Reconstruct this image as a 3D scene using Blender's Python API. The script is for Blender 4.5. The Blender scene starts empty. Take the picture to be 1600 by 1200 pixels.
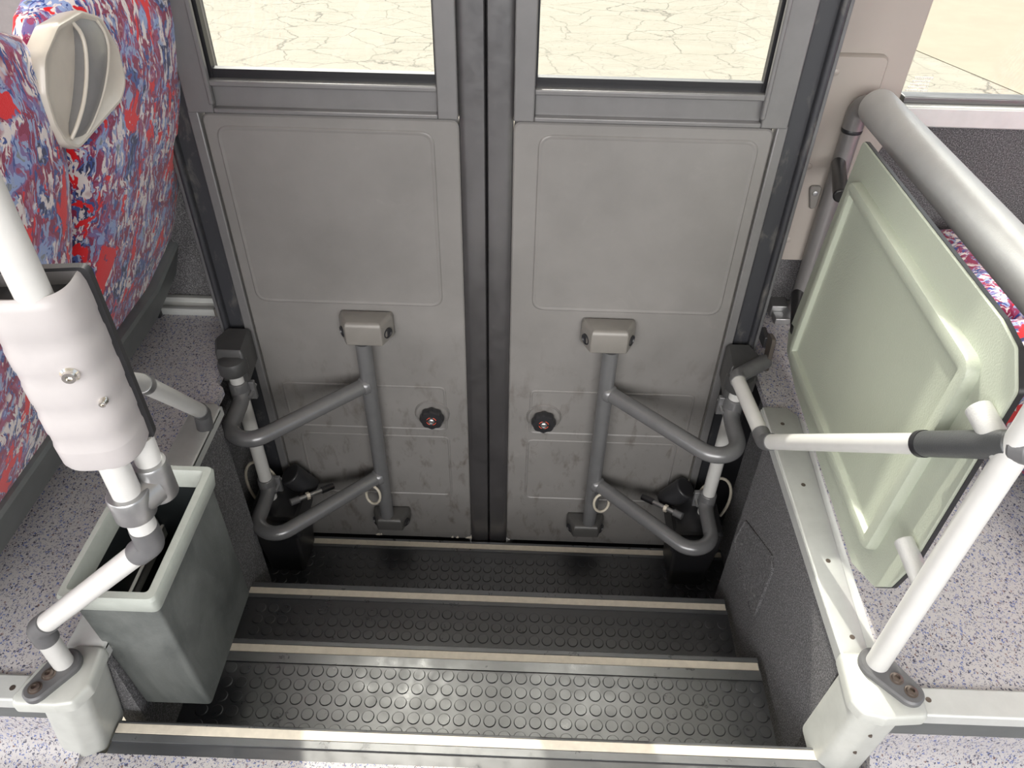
import bpy, bmesh, math, random
from mathutils import Vector, Matrix
random.seed(7)
C = bpy.context.scene.collection
S = bpy.context.scene
PI = math.pi

# ------------------------------------------------------------ camera, sky, sun, fill, exposure
cam_d = bpy.data.cameras.new('camera'); cam = bpy.data.objects.new('camera', cam_d); C.objects.link(cam)
CY, CP, CR, CF = -0.0181682694, 0.706400553, 0.0210274343, 1181.94012
_f = Vector((math.sin(CY)*math.cos(CP), math.cos(CY)*math.cos(CP), -math.sin(CP)))
_r = Vector((math.cos(CY), -math.sin(CY), 0)); _u = _r.cross(_f)
_r2 = math.cos(CR)*_r + math.sin(CR)*_u; _u2 = -math.sin(CR)*_r + math.cos(CR)*_u
M = Matrix((_r2, _u2, -_f)).transposed().to_4x4(); M.translation = Vector((0, 0, 1.15))
cam.matrix_world = M
cam_d.sensor_fit = 'HORIZONTAL'; cam_d.sensor_width = 36; cam_d.lens = CF/1600*36
cam_d.clip_start = 0.02; cam_d.clip_end = 200
S.camera = cam

W = bpy.data.worlds.new('sky'); S.world = W; W.use_nodes = True
bg = W.node_tree.nodes['Background']; bg.inputs[1].default_value = 1.0
SUNDIR = Vector((0.235, -0.85, -0.935)).normalized()
_t = W.node_tree; _tc = _t.nodes.new('ShaderNodeTexCoord'); _dp = _t.nodes.new('ShaderNodeVectorMath'); _dp.operation = 'DOT_PRODUCT'
_dp.inputs[1].default_value = -SUNDIR; _t.links.new(_tc.outputs['Generated'], _dp.inputs[0])
_cr = _t.nodes.new('ShaderNodeValToRGB'); _t.links.new(_dp.outputs['Value'], _cr.inputs[0])   # hazy bright sky around the sun
for _i, (_p, _c) in enumerate(((0.0, (.62, .69, .80)), (.72, (.80, .86, .95)), (.91, (4.5, 4.4, 4.2)), (1.0, (21.0, 20.2, 18.5)))):
    _e = _cr.color_ramp.elements[_i] if _i < 2 else _cr.color_ramp.elements.new(_p)
    _e.position = _p; _e.color = (*_c, 1)
_t.links.new(_cr.outputs[0], bg.inputs[0])

sd = bpy.data.lights.new('sun', 'SUN'); sd.energy = 4.0; sd.angle = math.radians(0.7); sd.color = (1, 0.95, 0.86)
sun = bpy.data.objects.new('sun', sd); C.objects.link(sun)
sun.rotation_euler = Vector((0.235, -0.85, -0.935)).to_track_quat('-Z', 'Y').to_euler()

def area(name, loc, tgt, sx, sy, e, col):
    l = bpy.data.lights.new(name, 'AREA'); l.shape = 'RECTANGLE'; l.size = sx; l.size_y = sy; l.energy = e; l.color = col
    o = bpy.data.objects.new(name, l); C.objects.link(o); o.location = loc
    o.rotation_euler = (Vector(tgt)-Vector(loc)).to_track_quat('-Z', 'Y').to_euler(); return o
area('fill_opposite_side', (-0.3, -7.0, 3.3), (0, 1.3, 0.0), 11.0, 4.0, 1080, (1, 0.97, 0.94))  # fill lamp added beyond the opposite windows to brighten the interior
area('fill_front_side', (-3.4, 0.0, 1.2), (0.3, 1.0, 0.0), 2.2, 1.1, 60, (1, 0.98, 0.96))  # weaker fill lamp, added toward the unseen front end of the bus

S.view_settings.view_transform = 'Standard'; S.view_settings.look = 'None'
S.view_settings.gamma = 1; S.view_settings.use_curve_mapping = False
S.view_settings.exposure = 0.30

# ------------------------------------------------------------ materials
class N:
    def __init__(s, name):
        s.m = bpy.data.materials.new(name); s.m.use_nodes = True; s.t = s.m.node_tree
        s.b = s.t.nodes['Principled BSDF']; s.tc = None
    def n(s, typ, **kw):
        x = s.t.nodes.new(typ)
        for k, v in kw.items(): setattr(x, k, v)
        return x
    def l(s, a, b): s.t.links.new(a, b)
    def co(s, scale=(1, 1, 1)):
        if not s.tc: s.tc = s.n('ShaderNodeTexCoord')
        mp = s.n('ShaderNodeMapping'); s.l(s.tc.outputs['Object'], mp.inputs[0]); mp.inputs['Scale'].default_value = scale
        return mp.outputs[0]
    def noise(s, sc, det=3, rough=.5, dist=0, scale=(1, 1, 1), vec=None):
        x = s.n('ShaderNodeTexNoise'); x.inputs['Scale'].default_value = sc; x.inputs['Detail'].default_value = det
        x.inputs['Roughness'].default_value = rough; x.inputs['Distortion'].default_value = dist
        s.l(vec or s.co(scale), x.inputs['Vector']); return x.outputs['Fac']
    def ramp(s, fac, stops, interp='LINEAR'):
        x = s.n('ShaderNodeValToRGB'); x.color_ramp.interpolation = interp; e = x.color_ramp.elements
        while len(e) < len(stops): e.new(0.5)
        for i, (p, c) in enumerate(stops):
            e[i].position = p; e[i].color = (c, c, c, 1) if isinstance(c, (int, float)) else (*c, 1)
        s.l(fac, x.inputs[0]); return x.outputs[0]
    def mix(s, fac, a, b, mode='MIX'):
        x = s.n('ShaderNodeMixRGB', blend_type=mode)
        for i, v in enumerate((fac, a, b)):
            if isinstance(v, (int, float)): x.inputs[i].default_value = v if i == 0 else (v, v, v, 1)
            elif isinstance(v, tuple): x.inputs[i].default_value = (*v, 1)
            else: s.l(v, x.inputs[i])
        return x.outputs[0]
    def bump(s, h, dist=.001, st=.5):
        x = s.n('ShaderNodeBump'); x.inputs['Distance'].default_value = dist; x.inputs['Strength'].default_value = st
        s.l(h, x.inputs['Height']); s.l(x.outputs[0], s.b.inputs['Normal'])
    def set(s, col=None, rough=None, metal=None, spec=None):
        if col is not None:
            if isinstance(col, tuple): s.b.inputs['Base Color'].default_value = (*col, 1)
            else: s.l(col, s.b.inputs['Base Color'])
        if rough is not None:
            if isinstance(rough, (int, float)): s.b.inputs['Roughness'].default_value = rough
            else: s.l(rough, s.b.inputs['Roughness'])
        if metal is not None: s.b.inputs['Metallic'].default_value = metal
        if spec is not None: s.b.inputs['Specular IOR Level'].default_value = spec
        return s.m

def simple(name, col, rough=.5, metal=0, var=.12, nsc=25, bump=0, bsc=600, bst=.3):
    n = N(name); dark = tuple(c*(1-var) for c in col); lite = tuple(min(1, c*(1+var)) for c in col)
    n.set(n.ramp(n.noise(nsc, 4, .6), [(.3, dark), (.7, lite)]), rough, metal)
    if bump: n.bump(n.noise(bsc, 2), bump, bst)
    return n.m

def m_door():
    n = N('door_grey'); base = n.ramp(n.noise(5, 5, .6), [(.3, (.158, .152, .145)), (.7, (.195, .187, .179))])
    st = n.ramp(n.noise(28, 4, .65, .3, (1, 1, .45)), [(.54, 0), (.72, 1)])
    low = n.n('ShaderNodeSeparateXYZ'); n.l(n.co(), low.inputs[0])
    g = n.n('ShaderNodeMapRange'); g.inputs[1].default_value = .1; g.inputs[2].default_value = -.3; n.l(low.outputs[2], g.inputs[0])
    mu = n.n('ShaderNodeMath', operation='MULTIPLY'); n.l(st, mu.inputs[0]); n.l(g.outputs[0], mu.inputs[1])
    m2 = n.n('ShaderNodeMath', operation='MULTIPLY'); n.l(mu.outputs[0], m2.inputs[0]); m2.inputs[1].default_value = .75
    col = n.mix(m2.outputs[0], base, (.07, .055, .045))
    scr = n.ramp(n.noise(14, 5, .7, .8), [(.62, 0), (.8, .18)])
    n.set(n.mix(scr, col, (.30, .28, .26)), n.ramp(n.noise(9, 4), [(.3, .36), (.7, .5)]))
    n.bump(n.noise(900, 2), .0003, .3); return n.m
def m_vinyl(name, tint=(.455, .432, .43)):
    n = N(name); base = n.ramp(n.noise(3, 4, .6), [(.3, tuple(c*.9 for c in tint)), (.7, tint)])
    col = base
    for sc, thr, pres, c1, seed in ((165, .30, .50, (.035, .037, .07), 0), (190, .31, .50, (.085, .12, .30), 5), (150, .24, .30, (.16, .09, .08), 9), (240, .28, .5, (.19, .20, .30), 3), (330, .33, .5, (.10, .10, .14), 7)):
        v = n.n('ShaderNodeTexVoronoi', voronoi_dimensions='3D'); v.inputs['Scale'].default_value = sc
        wp = n.mix(.012, n.co(), n.n('ShaderNodeTexNoise').outputs['Color'])
        mp = n.n('ShaderNodeMapping'); mp.inputs['Location'].default_value = (seed, seed*2, seed); mp.inputs['Rotation'].default_value = (0, 0, seed); mp.inputs['Scale'].default_value = (1.0, .75, 1)
        nn = n.n('ShaderNodeTexNoise'); nn.inputs['Scale'].default_value = 260; n.l(n.co(), nn.inputs['Vector'])
        ad = n.mix(.010, n.co(), nn.outputs['Color']); n.l(ad, mp.inputs[0]); n.l(mp.outputs[0], v.inputs['Vector'])
        d = n.ramp(v.outputs['Distance'], [(thr-.03, 1), (thr+.03, 0)])
        sp = n.n('ShaderNodeSeparateColor'); n.l(v.outputs['Color'], sp.inputs[0])
        p = n.n('ShaderNodeMath', operation='LESS_THAN'); p.inputs[1].default_value = pres; n.l(sp.outputs[0], p.inputs[0])
        mu = n.n('ShaderNodeMath', operation='MULTIPLY'); n.l(d, mu.inputs[0]); n.l(p.outputs[0], mu.inputs[1])
        col = n.mix(mu.outputs[0], col, c1)
    n.set(col, .48); n.bump(n.noise(700, 2), .0002, .3); return n.m
def m_carpet():
    n = N('charcoal_carpet')
    col = n.ramp(n.noise(330, 3, .75), [(.36, (.028, .027, .029)), (.5, (.075, .072, .076)), (.62, (.27, .262, .27))])
    n.set(col, .95, spec=.1); n.bump(n.noise(420, 3, .7), .006, 1.0); n.b.inputs['Sheen Weight'].default_value = .28; n.b.inputs['Sheen Roughness'].default_value = .4; return n.m
def m_fabric():
    n = N('patterned_moquette')
    w0 = n.n('ShaderNodeTexNoise'); w0.inputs['Scale'].default_value = 16; w0.inputs['Detail'].default_value = 3; n.l(n.co(), w0.inputs['Vector'])
    warp = n.mix(.05, n.co(), w0.outputs['Color'])
    def nz(sc, sx, det=3, rough=.55, off=0, rot=0):
        mp = n.n('ShaderNodeMapping'); mp.inputs['Scale'].default_value = sx; mp.inputs['Location'].default_value = (off, off, off)
        mp.inputs['Rotation'].default_value = (rot, 0, 0); n.l(warp, mp.inputs[0])
        return n.noise(sc, det, rough, .35, vec=mp.outputs[0])
    A = nz(17, (1, 1, .8), off=1)
    base = n.ramp(A, [(0, (.028, .03, .09)), (.37, (.06, .10, .30)), (.41, (.25, .022, .07)), (.51, (.32, .06, .14)), (.56, (.20, .14, .33)), (.60, (.27, .35, .60)), (.66, (.22, .24, .27))], 'CONSTANT')
    B = nz(75, (1, 1.5, .42), off=3, rot=.6)
    c = n.mix(n.ramp(B, [(.555, 0), (.57, 1)]), base, (.30, .36, .55))
    B2 = nz(70, (1, 1.4, .38), 4, off=7, rot=-.5); gate = n.ramp(nz(15, (1, 1, 1), 2, off=9), [(.44, 0), (.5, 1)])
    wm = n.mix(1, n.ramp(B2, [(.52, 0), (.54, 1)]), gate, 'MULTIPLY')
    c = n.mix(wm, c, (.74, .66, .64))
    B3 = nz(90, (1, 1.5, .45), 3, off=17, rot=.9); c = n.mix(n.ramp(B3, [(.60, 0), (.615, 1)]), c, (.035, .07, .26))
    D = nz(13.5, (1, 1.3, .62), 4, .62, off=12.5)
    c = n.mix(n.ramp(D, [(.578, 0), (.586, 1)]), c, (.72, .012, .018))
    n.set(c, .9, spec=.15)
    n.b.inputs['Sheen Weight'].default_value = .25
    n.bump(n.noise(700, 2), .001, .6); return n.m
def m_ground():
    n = N('concrete_ground'); base = n.ramp(n.noise(2.5, 6, .65, scale=(1, 2.2, 1)), [(.3, (.232, .215, .176)), (.7, (.262, .245, .205))])
    def crack(sc, w, sx, off):
        nn = n.n('ShaderNodeTexNoise'); nn.inputs['Scale'].default_value = sc*1.6; nn.inputs['Detail'].default_value = 5; nn.inputs['Roughness'].default_value = .65; n.l(n.co(), nn.inputs['Vector'])
        ad = n.mix(.38/sc, n.co(), nn.outputs['Color'], 'ADD')
        mp = n.n('ShaderNodeMapping'); mp.inputs['Scale'].default_value = sx; mp.inputs['Location'].default_value = (off, off, 0); n.l(ad, mp.inputs[0])
        v = n.n('ShaderNodeTexVoronoi', feature='DISTANCE_TO_EDGE'); v.inputs['Scale'].default_value = sc; n.l(mp.outputs[0], v.inputs['Vector'])
        return n.ramp(v.outputs['Distance'], [(0, 1), (w, 0)])
    c1 = crack(1.9, .020, (1, 1.5, 1), 0); g1 = n.ramp(n.noise(1.3, 3), [(.35, .35), (.6, 1)])
    f1 = n.mix(1, c1, g1, 'MULTIPLY')
    col = n.mix(f1, base, (.09, .083, .07))
    c2 = crack(5.5, .035, (1, 2.4, 1), 4); g2 = n.ramp(n.noise(2.2, 3), [(.40, .1), (.6, .7)])
    col = n.mix(n.mix(1, c2, g2, 'MULTIPLY'), col, (.13, .12, .105))
    n.set(col, .9, spec=.2); return n.m
def m_glass():
    n = N('window_glass'); t = n.n('ShaderNodeBsdfTransparent'); t.inputs[0].default_value = (.95, .96, .95, 1)
    g = n.n('ShaderNodeBsdfGlossy'); g.inputs['Roughness'].default_value = .02
    mx = n.n('ShaderNodeMixShader'); mx.inputs[0].default_value = .035
    n.l(t.outputs[0], mx.inputs[1]); n.l(g.outputs[0], mx.inputs[2]); n.l(mx.outputs[0], n.t.nodes['Material Output'].inputs[0]); return n.m
def m_rubber(name, c, r0, r1):
    n = N(name); n.b.inputs['Specular IOR Level'].default_value = 1.0; n.b.inputs['IOR'].default_value = 1.75; n.set(n.ramp(n.noise(14, 5, .65), [(.3, tuple(x*.8 for x in c)), (.75, tuple(x*1.35 for x in c))]), n.ramp(n.noise(30, 5, .7), [(.3, r0), (.75, r1)])); return n.m
def m_bin():
    n = N('bin_plastic'); a = n.ramp(n.noise(9, 5, .65, .6, (1, 1, .5)), [(.32, (.060, .067, .064)), (.66, (.140, .150, .143))])
    s = n.ramp(n.noise(55, 3, .6), [(.66, 0), (.74, .35)]); n.set(n.mix(s, a, (.22, .23, .22)), .55); n.bump(n.noise(350, 3), .0006, .5); return n.m
def m_jamb():
    n = N('worn_jamb'); a = n.ramp(n.noise(30, 5, .7, .5, (1, 1, .35)), [(.56, (.032, .033, .038)), (.75, (.12, .115, .105))]); n.set(a, .5); return n.m

MAT = dict(
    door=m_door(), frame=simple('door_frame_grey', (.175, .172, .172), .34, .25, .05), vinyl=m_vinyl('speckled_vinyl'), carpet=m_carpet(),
    fabric=m_fabric(), ground=m_ground(), glass=m_glass(), tread=m_rubber('studded_rubber', (.022, .024, .029), .26, .44),
    nosing=m_rubber('nosing_rubber', (.075, .078, .082), .25, .42), black=simple('black_rubber', (.010, .010, .012), .42),
    seal=m_rubber('door_seal_rubber', (.034, .032, .033), .30, .42), jamb=m_jamb(),
    cream=simple('cream_strip', (.66, .60, .50), .6, 0, .08, 60), alu=simple('pale_aluminium', (.54, .55, .53), .42, .25, .05),
    ledge=simple('cast_edge', (.50, .51, .475), .42, .15, .06), white=simple('white_pole_paint', (.56, .555, .535), .30, 0, .03),
    greyrub=simple('elbow_grey', (.115, .115, .118), .42, .1, .12), arm=simple('arm_grey', (.16, .16, .163), .27, .3, .06),
    brk=simple('bracket_grey', (.175, .165, .150), .42, .1, .05), post=simple('post_grey', (.24, .23, .225), .30, .4, .05),
    pad=simple('padded_silver', (.60, .60, .585), .42, .3, .04, 20, .0008, 420, .5), grip=simple('dark_grip', (.085, .088, .09), .38, .3, .06, 20, .0008, 500, .5),
    cover=simple('cover_plastic', (.43, .405, .40), .42, 0, .03), chrome=simple('chrome', (.75, .72, .66), .15, 1, .05),
    steel=simple('dull_steel', (.38, .38, .38), .35, .8, .1), dkmetal=simple('bolt_metal', (.16, .13, .11), .35, .7, .2),
    panel=simple('sage_panel', (.44, .475, .39), .40, 0, .03, 6, .0012, 300, .7), lowbrk=simple('low_bracket', (.075, .073, .070), .38, .1, .08), beige=simple('beige_panel', (.315, .283, .252), .42, 0, .05, 4),
    seatshell=simple('seat_trim_grey', (.105, .112, .110), .38, 0, .08), handle=simple('handle_plastic', (.60, .55, .48), .28, 0, .04),
    handlegrip=simple('handle_recess', (.21, .205, .205), .30, 0, .08), rim=simple('bin_rim', (.37, .395, .36), .45, 0, .06, 40, .0006, 300, .5), bin=m_bin(),
    inner=simple('bin_inside', (.014, .017, .018), .45), dark=simple('black_plastic', (.020, .020, .022), .40), cable=simple('cream_cable', (.48, .44, .36), .5),
    red=simple('red_print', (.65, .10, .06), .4), cap=simple('cap_rubber', (.050, .050, .050), .40, 0, .15), bronze=simple('bronze_plate', (.10, .085, .075), .35, .4),
    ceil=simple('ceiling_liner', (.62, .60, .56), .7), wallgrey=simple('grey_wall_liner', (.20, .19, .185), .6), slab=simple('pale_slab', (.235, .205, .155), .9, 0, .06, 3),
    ink=simple('faint_ink', (.60, .58, .54), .6), clip=simple('dark_clip', (.022, .022, .022), .35))

# ------------------------------------------------------------ mesh helpers
def loops(bm, rings, cap0=True, cap1=True):
    R = [[bm.verts.new(p) for p in r] for r in rings]; n = len(R[0])
    for a, b in zip(R, R[1:]):
        for i in range(n): bm.faces.new((a[i], a[(i+1) % n], b[(i+1) % n], b[i]))
    if cap0: bm.faces.new(list(reversed(R[0])))
    if cap1: bm.faces.new(R[-1])
def nb(): return bmesh.new()
def obj(name, bm, mat, parent=None, smooth=True, bevel=0, segs=2, label=None, mats=None, sub=0):
    bmesh.ops.recalc_face_normals(bm, faces=bm.faces)
    me = bpy.data.meshes.new(name); bm.to_mesh(me); bm.free()
    if mats:
        for k in mats: me.materials.append(MAT[k])
    else: me.materials.append(MAT[mat])
    for p in me.polygons: p.use_smooth = smooth
    if smooth: me.set_sharp_from_angle(angle=math.radians(38))
    o = bpy.data.objects.new(name, me); C.objects.link(o)
    if parent:
        o.parent = parent; o.location = -parent.location if parent.type == 'EMPTY' else (0, 0, 0)
    if bevel:
        b = o.modifiers.new('bevel', 'BEVEL'); b.width = bevel; b.segments = segs; b.limit_method = 'ANGLE'; b.angle_limit = math.radians(40)
        b.harden_normals = False
    if sub: s = o.modifiers.new('sub', 'SUBSURF'); s.levels = s.render_levels = sub
    if label: o['label'] = label
    return o
def thing(name, label, cat, loc=(0, 0, 0), group=None):
    o = bpy.data.objects.new(name, None); C.objects.link(o); o.location = loc; o['label'] = label; o['category'] = cat
    o.empty_display_size = .05
    if group: o['group'] = group
    return o
def tag(o, label, cat, group=None):
    o['label'] = label; o['category'] = cat
    if group: o['group'] = group
    return o
def struct(o, label=None):
    o['kind'] = 'structure'
    if label: o['label'] = label
    return o
def bx(bm, x0, x1, y0, y1, z0, z1):
    v = [bm.verts.new((x, y, z)) for x in (x0, x1) for y in (y0, y1) for z in (z0, z1)]
    for f in ((0, 1, 3, 2), (4, 6, 7, 5), (0, 4, 5, 1), (2, 3, 7, 6), (0, 2, 6, 4), (1, 5, 7, 3)): bm.faces.new([v[i] for i in f])
def box(name, mat, b, parent=None, bevel=.002, **k):
    bm = nb(); bx(bm, *b); return obj(name, bm, mat, parent, bevel=bevel, **k)
def fillet(pts, R, n=8):
    pts = [Vector(p) for p in pts]; out = [pts[0]]
    for i in range(1, len(pts)-1):
        a, b, c = pts[i-1], pts[i], pts[i+1]; u = (a-b).normalized(); v = (c-b).normalized()
        ang = u.angle(v); r = R[i-1] if isinstance(R, (list, tuple)) else R
        if r <= 0 or ang > PI-.01: out.append(b); continue
        t = r/math.tan(ang/2); t = min(t, (a-b).length*.95, (c-b).length*.95); r = t*math.tan(ang/2)
        bis = (u+v).normalized(); cen = b+bis*(r/math.sin(ang/2)); p0 = b+u*t-cen; p1 = b+v*t-cen
        tot = p0.angle(p1); ax = p0.cross(p1).normalized()
        for k in range(n+1): out.append(cen+Matrix.Rotation(tot*k/n, 3, ax) @ p0)
    out.append(pts[-1]); return out
def tube(bm, pts, r, R=0, seg=24, n=8, caps=True):
    P = fillet(pts, R, n); q = []
    for p in P:
        if not q or (p-q[-1]).length > 1e-5: q.append(p)
    P = q; rs = r if isinstance(r, list) else None
    T = [((P[min(i+1, len(P)-1)]-P[max(i-1, 0)])).normalized() for i in range(len(P))]
    nv = T[0].orthogonal().normalized(); rings = []
    for i, p in enumerate(P):
        if i: nv = (T[i-1].rotation_difference(T[i]) @ nv); nv = (nv-T[i]*nv.dot(T[i])).normalized()
        bt = T[i].cross(nv); rr = rs[i] if rs else r
        rings.append([p+rr*(math.cos(2*PI*k/seg)*nv+math.sin(2*PI*k/seg)*bt) for k in range(seg)])
    loops(bm, rings, caps, caps)
def tubeo(name, mat, pts, r, parent=None, R=0, seg=28, n=8, **k):
    bm = nb(); tube(bm, pts, r, R, seg, n); return obj(name, bm, mat, parent, **k)
def lathe(bm, base, axis, prof, seg=32, lob=None):
    ax = Vector(axis).normalized(); a = ax.orthogonal().normalized(); b = ax.cross(a); base = Vector(base); rings = []
    for r, h in prof:
        rings.append([base+ax*h+(r*(1+(lob[1]*math.cos(lob[0]*2*PI*k/seg) if lob else 0)))*(math.cos(2*PI*k/seg)*a+math.sin(2*PI*k/seg)*b) for k in range(seg)])
    loops(bm, rings)
def latheo(name, mat, base, axis, prof, parent=None, seg=32, lob=None, **k):
    bm = nb(); lathe(bm, base, axis, prof, seg, lob); return obj(name, bm, mat, parent, **k)
def off(poly, d):   # inset convex ccw polygon
    n = len(poly); out = []
    for i in range(n):
        a, b, c = Vector(poly[i-1]), Vector(poly[i]), Vector(poly[(i+1) % n]); u = (b-a).normalized(); v = (c-b).normalized()
        n1 = Vector((-u.y, u.x)); n2 = Vector((-v.y, v.x)); bis = (n1+n2); bis = bis/bis.dot(n1) if bis.length > 1e-6 else n1
        out.append(b+bis*d)
    return [(p.x, p.y) for p in out]
def rnd(poly, r, n=5):
    out = []; N_ = len(poly)
    for i in range(N_):
        a, b, c = Vector(poly[i-1]), Vector(poly[i]), Vector(poly[(i+1) % N_]); u = (a-b).normalized(); v = (c-b).normalized(); ang = u.angle(v)
        t = min(r/math.tan(ang/2), (a-b).length*.48, (c-b).length*.48)
        for k in range(n+1):
            s = k/n; p = (b+u*t)*(1-s)**2+b*2*s*(1-s)+(b+v*t)*s*s; out.append((p.x, p.y))
    return out
def ccw(poly):
    A = sum(poly[i-1][0]*poly[i][1]-poly[i][0]*poly[i-1][1] for i in range(len(poly))); return poly if A > 0 else poly[::-1]
def plate(bm, poly, r, f, prof, cap0=True, cap1=True, n=5):  # prof: (inset, height) rings
    poly = ccw(poly); loops(bm, [[Vector(f(x, y, h)) for x, y in rnd(off(poly, d), max(.001, r-d), n)] for d, h in prof], cap0, cap1)
def rect(a, b, c, d): return [(a, c), (b, c), (b, d), (a, d)]
XY = lambda x, y, h: (x, y, h)
def XZf(y0): return lambda x, z, h: (x, y0-h, z)     # height points to the aisle (-y)

# ------------------------------------------------------------ shell
ZA = -.20; ZB1 = -.38; ZB2 = -.52; ZB3 = -.72
g = nb(); bx(g, -30, 30, -20, 40, -1.25, -1.15); go = struct(obj('ground', g, 'ground', smooth=False), 'sunlit cracked pale concrete outside the bus')
# slab joint line and smoother slab seen through the right window
g = nb(); plate(g, [(4.29, 6.79), (7.0, .1), (30, .1), (30, 30), (3.05, 30), (3.05, 9.9)], .01, XY, [(0, -1.149), (0, -1.143)])
struct(obj('floor', g, 'slab', smooth=False), 'smooth tan concrete slab beyond the joint outside')

# aisle floor with coved edge under the platforms
def coved(x0, x1, yw):
    prof = [(-1.3, ZA-.03), (yw+.03, ZA-.03), (yw+.03, -.088), (yw+.002, -.088)]
    for k in range(9):
        a = k/8*PI/2; prof.append((yw-.055+.055*math.cos(a), ZA+.055-.055*math.sin(a)))
    prof.append((-1.3, ZA)); bm = nb(); loops(bm, [[(x, y, z) for y, z in prof] for x in (x0, x1)]); return bm
fl = nb(); bx(fl, -.74, .62, -1.3, .560, ZA-.03, ZA)
struct(obj('floor', fl, 'vinyl', smooth=False), 'pale grey speckled vinyl of the sunken aisle')
struct(obj('floor', coved(-2.2, -.74, .575), 'vinyl'), 'speckled aisle vinyl curving up on the left')
struct(obj('floor', coved(.62, 2.2, .605), 'vinyl'), 'speckled aisle vinyl curving up on the right')
# seat platforms
f = nb(); plate(f, [(-2.2, .56), (-.69, .56), (-.69, 1.30), (-.712, 1.32), (-.712, 1.70), (-2.2, 1.70)][::1], .0005, XY, [(0, -.02), (0, 0)], n=1)
struct(obj('floor', f, 'vinyl', smooth=False), 'pale speckled vinyl of the seat platform left of the stairwell')
f = nb(); plate(f, [(.56, .60), (2.2, .60), (2.2, 1.70), (.56, 1.70)], .0005, XY, [(0, -.02), (0, 0)], n=1)
struct(obj('floor', f, 'vinyl', smooth=False), 'pale speckled vinyl of the seat platform right of the stairwell')
# dark risers under the platform edges
struct(box('baseboard_left', 'seatshell', (-2.2, -.70, .575, .60, -.11, -.02)), 'dark grey riser below the left platform edge')
struct(box('baseboard_right', 'seatshell', (.57, 2.2, .605, .63, -.11, -.02)), 'dark grey riser below the right platform edge')
# stairwell side walls
w = nb(); bx(w, -.72, -.680, .645, 1.225, -.80, -.008); bx(w, -.79, -.765, 1.20, 1.50, -.80, -.021)
struct(obj('wall_left', w, 'carpet', smooth=False), 'charcoal carpeted left side of the stairwell')
w = nb(); bx(w, .549, .59, .675, 1.225, -.80, -.021); bx(w, .62, .64, 1.20, 1.50, -.80, -.021)
wr = struct(obj('wall_right', w, 'carpet', smooth=False), 'charcoal carpeted right side of the stairwell with an embossed hatch')
# carpeted hatch outline standing slightly proud of that wall
h = nb(); hp = [(1.19, -.270), (1.01, -.17), (.985, -.19), (.985, -.36), (1.0, -.385), (1.215, -.385)]
plate(h, hp, .02, lambda y, z, t: (.549-t, y, z), [(0, -.004), (0, .003), (.003, .005), (.006, .002), (.008, .002)])
obj('hatch', h, 'carpet', wr, smooth=True); 
for (y, z) in ((1.165, -.33), (1.02, -.33)): latheo('screw', 'steel', (.547, y, z), (-1, 0, 0), [(.004, 0), (.004, .003), (.002, .004)], wr, 12)
# bus side walls either side of the door
struct(box('wall_back', 'carpet', (.545, 2.2, 1.70, 1.74, -.02, .515), bevel=0, smooth=False), 'dark carpeted side wall under the right window')
struct(box('wall_front', 'carpet', (-2.2, -.72, 1.64, 1.74, -.02, .57), bevel=0, smooth=False), 'dark carpeted side wall left of the door')
struct(box('wall_pillar', 'wallgrey', (-1.15, -.72, 1.64, 1.76, .57, 1.5)), 'grey pillar beside the left door leaf')
# right window with sill
w1 = struct(obj('window_1', (lambda b: (bx(b, .80, 2.2, 1.692, 1.70, .574, 1.72), b)[1])(nb()), 'glass', smooth=False), 'side window right of the door')
box('window_sill', 'alu', (.808, 2.2, 1.655, 1.74, .515, .560), w1, .004, label='white aluminium sill')
box('gasket', 'seal', (.806, 2.2, 1.675, 1.71, .560, .574), w1)
ink = nb(); ry = random.Random(3)
for j in range(5):
    x = .822-.003*j
    while x < .858:
        l = ry.uniform(.0015, .004); bx(ink, x, x+l, 1.6905, 1.6925, .607-.0065*j, .607-.0065*j+(.003 if j else .0042)); x += l+ry.uniform(.001, .0025)
obj('etched_marking', ink, 'ink', w1, smooth=False)
w2 = struct(obj('window_2', (lambda b: (bx(b, -2.2, -1.15, 1.692, 1.70, .574, 1.72), b)[1])(nb()), 'glass', smooth=False), 'side window left of the door')
# roof, opposite side
struct(box('ceiling', 'ceil', (-3.0, 3.0, -1.35, 1.80, 1.98, 2.02), bevel=0), 'pale bus ceiling')
struct(box('wall_header', 'ceil', (-2.2, 2.2, 1.74, 1.80, 1.72, 1.98), bevel=0), 'pale panel over the windows and door')
struct(box('wall_opposite', 'carpet', (-3.0, 3.0, -1.36, -1.30, -.25, .5), bevel=0), 'carpeted wall on the opposite side of the aisle')

# beige pillar panel with screwed cover plate
bp = nb(); plate(bp, [(.545, .515), (.545, 1.5), (.80, 1.5), (.80, .46), (.765, .36), (.765, .17), (.60, .17)], .002, XZf(1.695), [(0, -.02), (0, .012), (.003, .015)])
bpo = tag(obj('pillar_panel', bp, 'beige'), 'beige moulded pillar panel right of the door, with a screwed cover plate', 'wall panel')
cp = nb(); plate(cp, [(.600, .165), (.715, .165), (.745, .60), (.745, .66), (.600, .66)], .018, XZf(1.68), [(0, -.003), (0, .010), (.004, .016)])
obj('cover_plate', cp, 'beige', bpo)
for (x, z) in ((.640, .625), (.640, .415), (.640, .225)): latheo('screw', 'beige', (x, 1.665, z), (0, -1, 0), [(.007, 0), (.007, .003), (.003, .005)], bpo, 16)

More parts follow.
